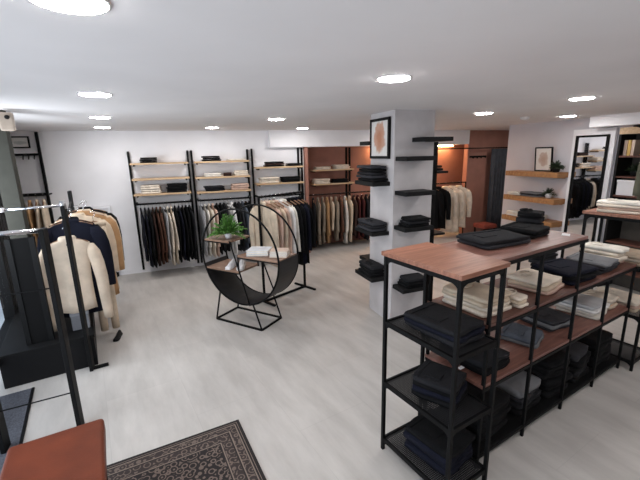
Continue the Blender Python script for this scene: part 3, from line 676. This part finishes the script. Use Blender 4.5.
# nearest table tiers
ds(.20, .30, .956, [('charcoal', 'jeans'), ('navy', 'jeans'), ('charcoal', 'jeans')], .27, .40, .028, 'on nearest table, upper mesh tier', .05)
ds(.20, .30, .526, [('black', 'jeans'), ('navy', 'jeans'), ('black', 'jeans'), ('charcoal', 'jeans')], .23, .28, .036, 'on nearest table, middle mesh tier', .35)
ds(.22, .30, .096, [('navy', 'jeans'), ('navy', 'jeans'), ('navy', 'jeans'), ('black', 'jeans')], .27, .36, .040, 'on nearest table, bottom mesh tier', .1)
o = obj('price_tag', MB().box(-.02, .02, -.012, .012, 0, .002), M_WHITE); o.location = gp(.32, .36, .526 + 4 * .0405 + .008); o.rotation_euler = (0, 0, .2); tag(o, 'small white tag lying on dark jeans in the nearest table', 'tag')
# far table
ds(2.64, .22, 1.411, [('cream', 'shirt'), ('pink-beige', 'shirt'), ('cream', 'shirt'), ('off-white', 'shirt')], .24, .34, .024, 'on far table at right edge', .2)
ds(2.70, .30, .956, [('beige', 't-shirt'), ('cream', 't-shirt'), ('beige', 't-shirt')], .30, .38, .03, 'on far table, upper tier', 0)
ds(2.70, .30, .526, [('beige', 't-shirt'), ('pink-beige', 't-shirt'), ('cream', 't-shirt')], .30, .38, .03, 'on far table, middle tier', 0)
# ------------------------------------------------------------------ column: shelves, picture
def cshelf(x0, x1, y0, y1, z, label):
    t = thing('floating_shelf', label, 'shelf', ((x0 + x1) / 2, (y0 + y1) / 2, z), 0, 'black shelves on the column')
    hx, hy = (x1 - x0) / 2, (y1 - y0) / 2
    obj('board', MB().box(-hx, hx, -hy, hy, -.045, 0), M_BLK2, t, bevel=.003)
    return t
for z, w_ in ((1.94, 'highest'), (1.575, 'second highest'), (1.19, 'third from the top'), (.49, 'lowest')):
    cshelf(2.245, 2.62, 3.31, 3.53, z, f'{w_} black shelf on the camera-facing side of the column')
cshelf(2.45, 2.82, 3.31, 3.53, 2.135, 'black shelf jutting past the right edge of the column near the ceiling')
for z, w_ in ((1.67, 'highest'), (1.11, 'middle'), (.565, 'lowest')):
    cshelf(2.01, 2.23, 3.60, 4.03, z, f'{w_} black shelf on the left side of the column')
cshelf(2.2, 2.74, 4.05, 4.28, 2.12, 'black shelf at the back of the column just under the beam')
cshelf(2.2, 2.74, 4.05, 4.28, .66, 'black shelf at the back of the column near the floor')
CG = 'dark clothes on the column shelves'
def cs(x, y, z, items, wd, dp, h, where, rot=0): stack((x, y, z + .001), rot, items, wd, dp, h, where, CG, True)
cs(2.12, 3.82, 1.67, [('black', 'jeans'), ('dark grey', 'jeans'), ('charcoal', 'jeans'), ('black', 'jeans'), ('dark grey', 'jeans')], .36, .20, .034, 'on highest left column shelf', PI / 2)
cs(2.12, 3.80, 1.11, [('dark grey', 'sweater'), ('charcoal', 'sweater'), ('dark grey', 'sweater')], .38, .20, .034, 'on middle left column shelf', PI / 2)
cs(2.12, 3.80, .565, [('black', 'sweater'), ('black', 'sweater'), ('charcoal', 'sweater')], .32, .19, .042, 'on lowest left column shelf', PI / 2)
cs(2.44, 3.42, 1.19, [('black', 'jeans'), ('charcoal', 'jeans'), ('black', 'jeans')], .28, .20, .030, 'on third front column shelf')
cs(2.44, 3.42, .49, [('black', 'jeans'), ('black', 'jeans'), ('charcoal', 'jeans')], .27, .20, .034, 'on lowest front column shelf')
def framed(name, label, x_rot, loc, wd, h, art, rotx=0, frame_w=.022, mat_w=.03):
    t = thing(name, label, 'picture', loc, x_rot); t.rotation_euler = (rotx, 0, x_rot)
    f = MB().box(-wd / 2, -wd / 2 + frame_w, -.012, .012, 0, h).box(wd / 2 - frame_w, wd / 2, -.012, .012, 0, h).box(-wd / 2 + frame_w, wd / 2 - frame_w, -.012, .012, 0, frame_w).box(-wd / 2 + frame_w, wd / 2 - frame_w, -.012, .012, h - frame_w, h)
    obj('picture_frame', f, M_BLACK, t)
    obj('print', MB().box(-wd / 2 + frame_w, wd / 2 - frame_w, -.004, .008, frame_w, h - frame_w), art, t)
    return t
framed('framed_picture', 'black-framed print with a loose tan figure on the column', -PI / 2, (2.212, 3.81, 1.918), .42, .44, art_mat('tan_drawing', (226, 222, 218), (186, 124, 92), 0, .23, .125, .17, 11), 0, .03)
# upright rack on the hidden right face of the column
t = thing('ladder_rack', 'black upright rack against the right side of the column', 'rack')
for y in (3.60, 3.98): obj('upright', MB().box(2.79, 2.84, y - .02, y + .02, 0, 2.09), M_BLACK, t)
obj('rung_shelf', MB().box(2.745, 3.0, 3.58, 4.0, 1.735, 1.76), M_BLK2, t)
obj('rung_shelf', MB().box(2.745, 3.0, 3.58, 4.0, 1.0, 1.025), M_BLK2, t)
stack((2.89, 3.79, 1.761), PI / 2, [('black', 'jeans'), ('black', 'jeans')], .26, .18, .03, 'on rack right of column', CG, True)
# ------------------------------------------------------------------ alcove right of the column
t = thing('clothing_rail', 'black clothing rail with cream shirts in front of the terracotta wall', 'clothing rail')
obj('rail_bar', MB().tube([(5.2, 6.9, 1.262), (6.30, 6.9, 1.262)], .014), M_BLACK, t)
for x in (5.2, 6.30): obj('post', MB().tube([(x, 6.9, 0), (x, 6.9, 1.262)], .014), M_BLACK, t); obj('foot', MB().obox((x, 6.68, .012), (x, 6.94, .012), .03, .024), M_BLACK, t)
rail_row((5.24, 6.9, 1.248), (6.20, 6.9, 1.248), [('black', 'jacket', .98), ('black', 'coat', 1.0), ('cream', 'shirt', 1.02), ('cream', 'coat', 1.12), ('cream', 'jacket', 1.02)], 'on the rail by the terracotta wall', 'clothes by the terracotta wall', -.80, seed=8, W=.2, th=.038, yaw_j=.03)
t = thing('curtain_rod', 'thin black rod carrying the fitting room curtain', 'rod')
obj('rod_bar', MB().tube([(5.2, 6.80, 2.02), (7.6, 6.80, 2.02)], .012), M_BLACK, t)
obj('bracket', MB().box(6.42, 6.46, 6.80, 6.97, 2.01, 2.03), M_BLACK, t)
cur = MB(); rings = []
N = 64
def cw(u, z): return (6.93 + u * .52, 6.80 + .05 * math.sin(u * 2 * PI * 6.0 + .3 * z) * (1 - .25 * z / 2))
for z in (.04, .5, 1.0, 1.5, 2.0):
    ring = [(cw(i / N, z)[0], cw(i / N, z)[1] - .004, z) for i in range(N + 1)] + [(cw(i / N, z)[0], cw(i / N, z)[1] + .004, z) for i in range(N, -1, -1)]
    rings.append(ring)
cur.loft(rings)
t = thing('curtain', 'dark grey fitting room curtain in tight folds beside the terracotta wall', 'curtain')
obj('fabric', cur, mat('curtain_grey', (72, 74, 80), .9, var=.08, scale=8), t, True)
hm = MB()
for k in range(7): hm.tube([(6.96 + k * .075 + .022 * math.cos(a), 6.80, 2.014 + .022 * math.sin(a)) for a in [2 * PI * i / 10 for i in range(10)]], .003, 4, False)
obj('curtain_rings', hm, M_BLACK, t)
t = thing('coat_hook_rail', 'small black hook rail high on the terracotta wall', 'hook rail')
obj('rail_plate', MB().box(6.42, 6.90, 6.95, 6.97, 1.81, 1.85), M_BLACK, t)
for k in range(4): obj('hook', MB().tube([(6.48 + k * .12, 6.95, 1.83), (6.48 + k * .12, 6.91, 1.80), (6.48 + k * .12, 6.90, 1.83)], .014), M_BLACK, t)
t = thing('stool', 'low reddish-brown padded stool in front of the terracotta wall', 'stool', (6.62, 6.55, 0))
obj('cushion', MB().box(-.19, .19, -.18, .18, .22, .32), mat('red_brown_pad', (150, 70, 56), .6, var=.06), t, bevel=.03)
for x in (-.15, .15):
    for y in (-.14, .14): obj('leg', MB().box(x - .015, x + .015, y - .015, y + .015, 0, .225), M_BLACK, t)
# ------------------------------------------------------------------ right wall: oak shelves
OG = 'oak shelves on the right wall'
for z, w_ in ((1.605, 'highest'), (1.175, 'middle'), (.80, 'lowest')):
    t = thing('oak_shelf', f'{w_} of three honey oak shelves on the right wall', 'shelf', (5.81, 4.72, z), 0, OG)
    obj('board', MB().box(-.14, .138, -.5, .5, -.085, 0), M_OAK, t, bevel=.004)
    obj('wall_batten', MB().box(.11, .137, -.45, .45, -.105, -.085), M_OAK, t)
framed('framed_picture', 'black-framed line drawing standing on the highest oak shelf', -PI / 2, (5.86, 4.62, 1.609), .32, .40, art_mat('line_drawing', (226, 218, 210), (188, 158, 140), 0, .2, .09, .12, 14), .09, .02)
plant('potted_plant', 'round dark green plant in a black pot on the highest oak shelf', (5.79, 4.335, 1.606), M_BLK2, .06, .08, M_LEAFD, .135, 120, 5)
plant('potted_plant', 'small green plant in a white pot on the middle oak shelf', (5.80, 4.42, 1.176), M_WHITE, .055, .08, M_LEAFD, .12, 70, 6)
OS = 'folded clothes on the oak shelves'
stack((5.80, 5.06, 1.176), PI / 2, [('off-white', 't-shirt'), ('off-white', 't-shirt')], .24, .2, .024, 'at left on middle oak shelf', OS)
stack((5.80, 4.74, 1.176), PI / 2, [('grey', 'sweater'), ('dark grey', 'sweater'), ('grey', 'sweater')], .36, .2, .024, 'at centre of middle oak shelf', OS)
stack((5.80, 5.0, .801), PI / 2, [('off-white', 't-shirt'), ('cream', 't-shirt'), ('off-white', 't-shirt')], .30, .2, .026, 'at left on lowest oak shelf', OS)
stack((5.80, 4.62, .801), PI / 2, [('cream', 't-shirt'), ('off-white', 't-shirt'), ('off-white', 't-shirt')], .32, .2, .026, 'at right on lowest oak shelf', OS)
# mirror in its white surround
t = thing('wall_mirror', 'tall black-framed mirror on a white panel on the right wall', 'mirror', (5.90, 3.9, 0))
obj('white_panel', MB().box(-.0, .045, -.315, .30, 0, 2.255), M_WHITE, t)
f = MB(); y0, y1, z0, z1, fw_ = -.245, .235, .12, 2.165, .03
f.box(-.03, 0, y0, y0 + fw_, z0, z1).box(-.03, 0, y1 - fw_, y1, z0, z1).box(-.03, 0, y0 + fw_, y1 - fw_, z0, z0 + fw_).box(-.03, 0, y0 + fw_, y1 - fw_, z1 - fw_, z1)
obj('mirror_frame', f, M_BLACK, t)
obj('mirror_glass', MB().box(-.012, -.004, y0 + fw_, y1 - fw_, z0 + fw_, z1 - fw_), M_MIRROR, t)
# side shelving right of the mirror
t = thing('display_cabinet', 'open dark cabinet at the right picture edge, beside the mirror', 'cabinet', (5.62, 2.5, 0))
X0, X1, Y0, Y1 = 0, .33, 0, .87
for y in (Y0, Y1 - .03): obj('side_panel', MB().box(X0, X1, y, y + .03, 0, 2.15), M_BLK2, t)
obj('back_panel', MB().box(X1 - .02, X1, .03, Y1 - .03, 0, 2.15), mat('cabinet_back', (74, 68, 62), .7, var=.08), t)
obj('top_panel', MB().box(X0, X1, Y0, Y1, 2.15, 2.235), M_PALE, t)
for z in (1.87, 1.60, 1.345, 1.05, .7, .3): obj('shelf', MB().box(X0 + .01, X1 - .02, .03, Y1 - .03, z - .022, z), M_SHELF, t)
o = thing('storage_box', 'white square box on the cabinet right of the mirror', 'box', (5.75, 3.20, 1.346)); obj('carton', MB().box(-.11, .11, -.115, .115, 0, .17), M_WHITE, o, bevel=.004); obj('lid', MB().box(-.115, .115, -.12, .12, .17, .205), M_WHITE, o, bevel=.003)
plant('potted_plant', 'dark green trailing plant on the cabinet above the white box', (5.76, 3.18, 1.601), M_BLK2, .06, .07, M_LEAFD, .14, 50, 9)
for k, (cm, c) in enumerate(((M_BK3, 'beige'), (mat('book_yellow', (206, 170, 96), .5), 'yellow'), (M_BK3, 'pale tan'))):
    tb = thing('book', f'{c} upright book, {["nearest the mirror","second from the mirror","third from the mirror"][k]} in the cabinet', 'book', (5.75, 3.30 - k * .045, 1.871), 0, 'books in the cabinet')
    obj('cover', MB().box(-.08, .08, -.018, -.015, 0, .20).box(-.08, .08, .015, .018, 0, .2).box(-.083, -.08, -.018, .018, 0, .2), cm, tb); obj('pages', MB().box(-.079, .075, -.014, .014, .004, .196), mat('paper', (226, 220, 208), .8), tb)
o = thing('storage_box', 'black box on the cabinet to the right of the white box', 'box', (5.75, 2.92, 1.346)); obj('carton', MB().box(-.1, .1, -.13, .13, 0, .13), M_BLK2, o, bevel=.004); obj('lid', MB().box(-.104, .104, -.134, .134, .13, .155), M_BLK2, o, bevel=.003)
o = thing('storage_box', 'dark framed box under the white box in the cabinet', 'box', (5.75, 3.2, 1.051)); obj('carton', MB().box(-.1, .1, -.12, .12, 0, .2), mat('dark_box', (62, 58, 56), .6), o, bevel=.004); obj('lid', MB().box(-.104, .104, -.124, .124, .2, .225), M_BLK2, o, bevel=.003)
for k, c in enumerate(('olive', 'olive')):
    garment(c, 'coat', (5.335, 2.80 - k * .17, 2.22), .2, .20, .85, .045, f'olive coat at the right picture edge, {["nearer the mirror", "further from the mirror"][k]}', 'olive coats by the cabinet', 500 + k)
t = thing('clothing_rail', 'short black wall rail carrying the olive coats beside the cabinet', 'clothing rail')
obj('rail_bar', MB().tube([(5.335, 2.55, 2.232), (5.335, 3.05, 2.232)], .010), M_BLACK, t)
for y in (2.57, 3.03): obj('bracket', MB().tube([(5.335, y, 2.232), (5.612, y, 2.20)], .008), M_BLACK, t)
# ------------------------------------------------------------------ back-left corner
framed('framed_picture', 'small grey-framed landscape print high on the left of the back wall', 0, (-2.10, 7.035, 2.165), .25, .175, art_mat('pale_print', (214, 212, 208), (176, 178, 176), 0, .08, .08, .03, 20), 0, .02)
t = thing('wall_rack', 'narrow black ladder rack at the left end of the back wall', 'rack')
for x in (-1.865, -2.45): obj('upright', MB().box(x - .018, x + .018, 6.99, 7.03, .05, 2.40), M_BLACK, t)
for z in (2.07, 1.47): obj('rung', MB().box(-2.45, -1.865, 6.98, 7.02, z - .017, z + .017), M_BLACK, t)
for k in range(3): obj('hook', MB().tube([(-1.93 - k * .07, 6.98, 2.06), (-1.93 - k * .07, 6.95, 2.02), (-1.93 - k * .07, 6.94, 2.0)], .008), M_BLACK, t)
obj('rail', MB().tube([(-2.42, 6.80, 1.47), (-1.80, 6.80, 1.47)], .012), M_BLACK, t)
obj('arm', MB().box(-1.82, -1.80, 6.80, 7.0, 1.46, 1.48), M_BLACK, t)
for k, (c, kd) in enumerate((('beige', 'shirt'), ('camel', 'shirt'), ('beige', 'coat'), ('beige', 'shirt'))):
    garment(c, kd, (-2.14 + k * .09, 6.79, 1.455), PI / 2 + .15, .18, .8, .028, f'{c} {kd}, {NTH[k]} from the left on the corner ladder rack', 'clothes in the back left corner', 700 + k)
# white radiator panel
t = thing('panel_radiator', 'tall white panel radiator standing against the back wall behind the coats', 'radiator', (-1.19, 7.0, 0))
obj('frame', MB().box(-.165, -.125, -.03, .03, .08, 1.22).box(.125, .165, -.03, .03, .08, 1.22).box(-.125, .125, -.03, .03, 1.18, 1.22).box(-.125, .125, -.03, .03, .08, .14), M_WHITE, t, bevel=.004)
obj('panel', MB().box(-.125, .125, -.012, .02, .14, 1.06), mat('radiator_grey', (150, 150, 158), .4, var=.02), t)
gr = MB()
for k in range(3): gr.box(-.125, .125, -.025, .01, 1.075 + k * .036, 1.095 + k * .036)
obj('grille', gr, M_WHITE, t)
for x in (-.12, .12): obj('foot', MB().box(x - .02, x + .02, -.03, .03, 0, .08), M_BLACK, t)
# ------------------------------------------------------------------ window platform and left racks
pl = MB(); a, b_, c, d = Vector((-1.60, 3.78, 0)), Vector((-.885, 3.915, 0)), Vector((-1.14, 5.25, 0)), Vector((-1.86, 5.12, 0))
def prism(pts, z0, z1):
    K = len(pts); vs = [Vector(p) + Vector((0, 0, z)) for z in (z0, z1) for p in pts]
    return MB().add(vs, [tuple(range(K))[::-1], tuple(range(K, 2 * K))] + [(i, (i + 1) % K, K + (i + 1) % K, K + i) for i in range(K)])
t = thing('window_platform', 'low black platform below the shop window at left', 'platform')
obj('plinth', prism([a, b_, c, d], 0, .30), mat('black_laminate', (14, 14, 16), .6, var=.05, spec=.2), t, bevel=.004)
ov = [a - g * 0 + n * .012, b_ + g * .008 + n * .012, c + g * .008, d]
obj('top_panel', prism(ov, .30, .325), mat('black_laminate_top', (14, 14, 15), .6, var=.04, spec=.2), t, bevel=.003)
pb = MB(); p0_, p1_ = Vector((-1.40, 3.93, .326)), Vector((-1.235, 3.962, .326))
t = thing('room_divider', 'tall black divider board standing on the window platform', 'divider')
obj('board', MB().obox(p0_ + Vector((0, 0, .5)), p1_ + Vector((0, 0, .5)), .03, 1.0), M_GLASSY, t)
obj('edge_frame', MB().obox(p1_, p1_ + Vector((0, 0, 1.0)), .04, .04).obox(p0_, p0_ + Vector((0, 0, 1.0)), .04, .04), M_BLACK, t)
o = thing('storage_box', 'grey box on the black platform under the cream shirt', 'box', (-1.03, 4.18, .326), GA)
obj('carton', MB().box(-.075, .075, -.09, .09, 0, .15), mat('grey_card', (116, 117, 122), .7), o, bevel=.004); obj('lid', MB().box(-.079, .079, -.094, .094, .15, .185), mat('grey_card_lid', (134, 135, 140), .7), o, bevel=.003)
# wall sensor
t = thing('wall_sensor', 'beige sensor box high on the dark storefront pillar', 'sensor', (-1.27, 4.06, 2.24), GA)
obj('housing', MB().box(-.05, .05, -.05, .03, 0, .15), mat('beige_plastic', (170, 156, 142), .5), t, bevel=.012)
obj('lens', MB().lathe([(.018, 0), (.016, .01), (0, .012)], 14), M_BLK2, t)
t.children[1].rotation_euler = (PI / 2, 0, 0); t.children[1].location = (.01, -.05, .11)
# nearest frame
PA = Vector((-.85, 2.95, 0)); PA2 = Vector((-1.30, 2.90, .0085))
t = thing('garment_frame', 'nearest black garment frame with a chrome bar, behind the brown leather seat', 'garment frame')
for p in (PA, PA2): obj('post', MB().obox(p, p + Vector((0, 0, 1.55)), .03, .095), M_BLACK, t, bevel=.003)
obj('chrome_bar', MB().tube([PA + Vector((0, 0, 1.535)), PA2 + Vector((0, 0, 1.535))], .016, 10), M_CHROME, t, True)
for z in (1.13, .31): obj('cross_rod', MB().tube([PA + Vector((0, 0, z)), PA2 + Vector((0, 0, z - .01))], .005), M_BLACK, t)
# second frame with clothes rail
PB = Vector((-.925, 3.84, 0)); PB2 = PB - n * 1.75
t = thing('garment_frame', 'second black garment frame carrying the cream shirt and dark coats', 'garment frame'); frame_b = t
for p in (PB, PB2): obj('post', MB().obox(p, p + Vector((0, 0, 1.60)), .03, .09), M_BLACK, t, bevel=.003)
obj('chrome_bar', MB().tube([PB + Vector((0, 0, 1.60)), PB - g * .40 + Vector((0, 0, 1.60))], .011, 10), M_CHROME, t, True)
obj('end_cap', MB().tube([PB - g * .40 + Vector((0, 0, 1.60)), PB - g * .43 + Vector((0, 0, 1.60))], .018, 10), M_WHITE, t, True)
obj('bar_clamp', MB().tube([PB + Vector((0, 0, 1.57)), PB + Vector((0, 0, 1.64))], .024, 10), M_SILVER, t, True)
ZB = 1.47
obj('rail_bar', MB().tube([PB + Vector((0, 0, ZB)), PB2 + Vector((0, 0, ZB))], .012, 8), M_BLACK, t, True)
for p in (PB, PB2): obj('foot', MB().obox(p - g * .0 + Vector((0, 0, .01)), p + g * .14 + Vector((0, 0, .01)), .04, .02), M_BLACK, t)
LG = 'clothes on the left garment frame'
seq = [('navy', 'coat', 1.06, .52, .02, .22, 'just behind the cream shirt'), ('black', 'coat', 1.0, .66, .02, .215, 'third from the front'), ('beige', 'shirt', 1.0, .95, .13, .23, 'fifth from the front'), ('camel', 'coat', 1.1, 1.10, .24, .24, 'sixth from the front'), ('beige', 'coat', 1.1, 1.26, .26, .24, 'seventh from the front'), ('black', 'jacket', 1.0, 1.5, .28, .25, 'furthest from the camera')]
for k, (c_, kd, L_, tt, gx, W_, wh) in enumerate(seq):
    garment(c_, kd, PB - n * tt + g * gx * .5 + Vector((0, 0, ZB - .012)), GA + rnd.uniform(-.08, .08) - .1, W_, L_, .045, f'{c_} {kd} on the left garment frame, {wh}', LG, 900 + k)
gt = garment('ecru', 'shirt', PB - n * .27 - g * .03 + Vector((0, 0, 1.33)), GA, .19, .80, .042, 'cream shirt hanging in front of the navy coats on the left garment frame', LG, 931, tw=.86, SLx=.80)
obj('neck_label', MB().box(-.012, .012, -.036, -.031, -.135, -.12), M_BLK2, gt)
hb_ = MB().tube([PB - n * .27 + Vector((0, 0, ZB)), PB - n * .27 - g * .03 + Vector((0, 0, 1.374))], .006)
obj('drop_hook', hb_, M_BLACK, frame_b)
garment('beige', 'trousers', (-.86, 4.62, 1.40), GA + .1, .13, 1.34, .05, 'beige trousers reaching almost to the floor behind the dark coats', LG, 950)
shoe((-.775, 4.46, 0), GA - 1.9, 'black shoe on the floor under the coats at left', M_BLK2, M_BLK2).scale = (.72, .72, .72)
# ------------------------------------------------------------------ leather bench and rug
RC = Vector((.27, 2.557, 0)); ru = Vector((-.993, -.118, 0)); LXr, LYr = 1.25, 2.0
t = thing('area_rug', 'dark patterned woven rug on the tiles in front of the camera', 'rug', RC, math.atan2(-.118, -.993) )
# local x runs along ru; local y = perpendicular
o = obj('pile', MB().box(0, LXr, 0, LYr, .0005, .009), rug_mat(LXr, LYr), t)
fr_ = MB()
obj('binding', MB().box(-.006, 0, -.006, LYr + .006, .0005, .009).box(LXr, LXr + .006, -.006, LYr + .006, .0005, .009).box(0, LXr, -.006, 0, .0005, .009).box(0, LXr, LYr, LYr + .006, .0005, .009), mat('rug_binding', (30, 26, 26), .95), t)
BC = Vector((-.57, 2.285, 0)); bd = Vector((.988, .155, 0)).normalized(); ba = math.atan2(bd.y, bd.x)
t = thing('leather_bench', 'brown leather bench seat in the bottom left corner', 'bench', BC, ba)
obj('cushion', MB().box(-.43, .03, -1.0, .03, .37, .47), M_LEATHER, t, bevel=.022, seg=4)
obj('seat_base', MB().box(-.38, 0, -.97, 0, .30, .37), M_BLK2, t)
for x in (-.36, -.02):
    for y in (-.95, -.02): obj('leg', MB().box(x - .018, x + .018, y - .018, y + .018, .0095, .30), M_BLACK, t)
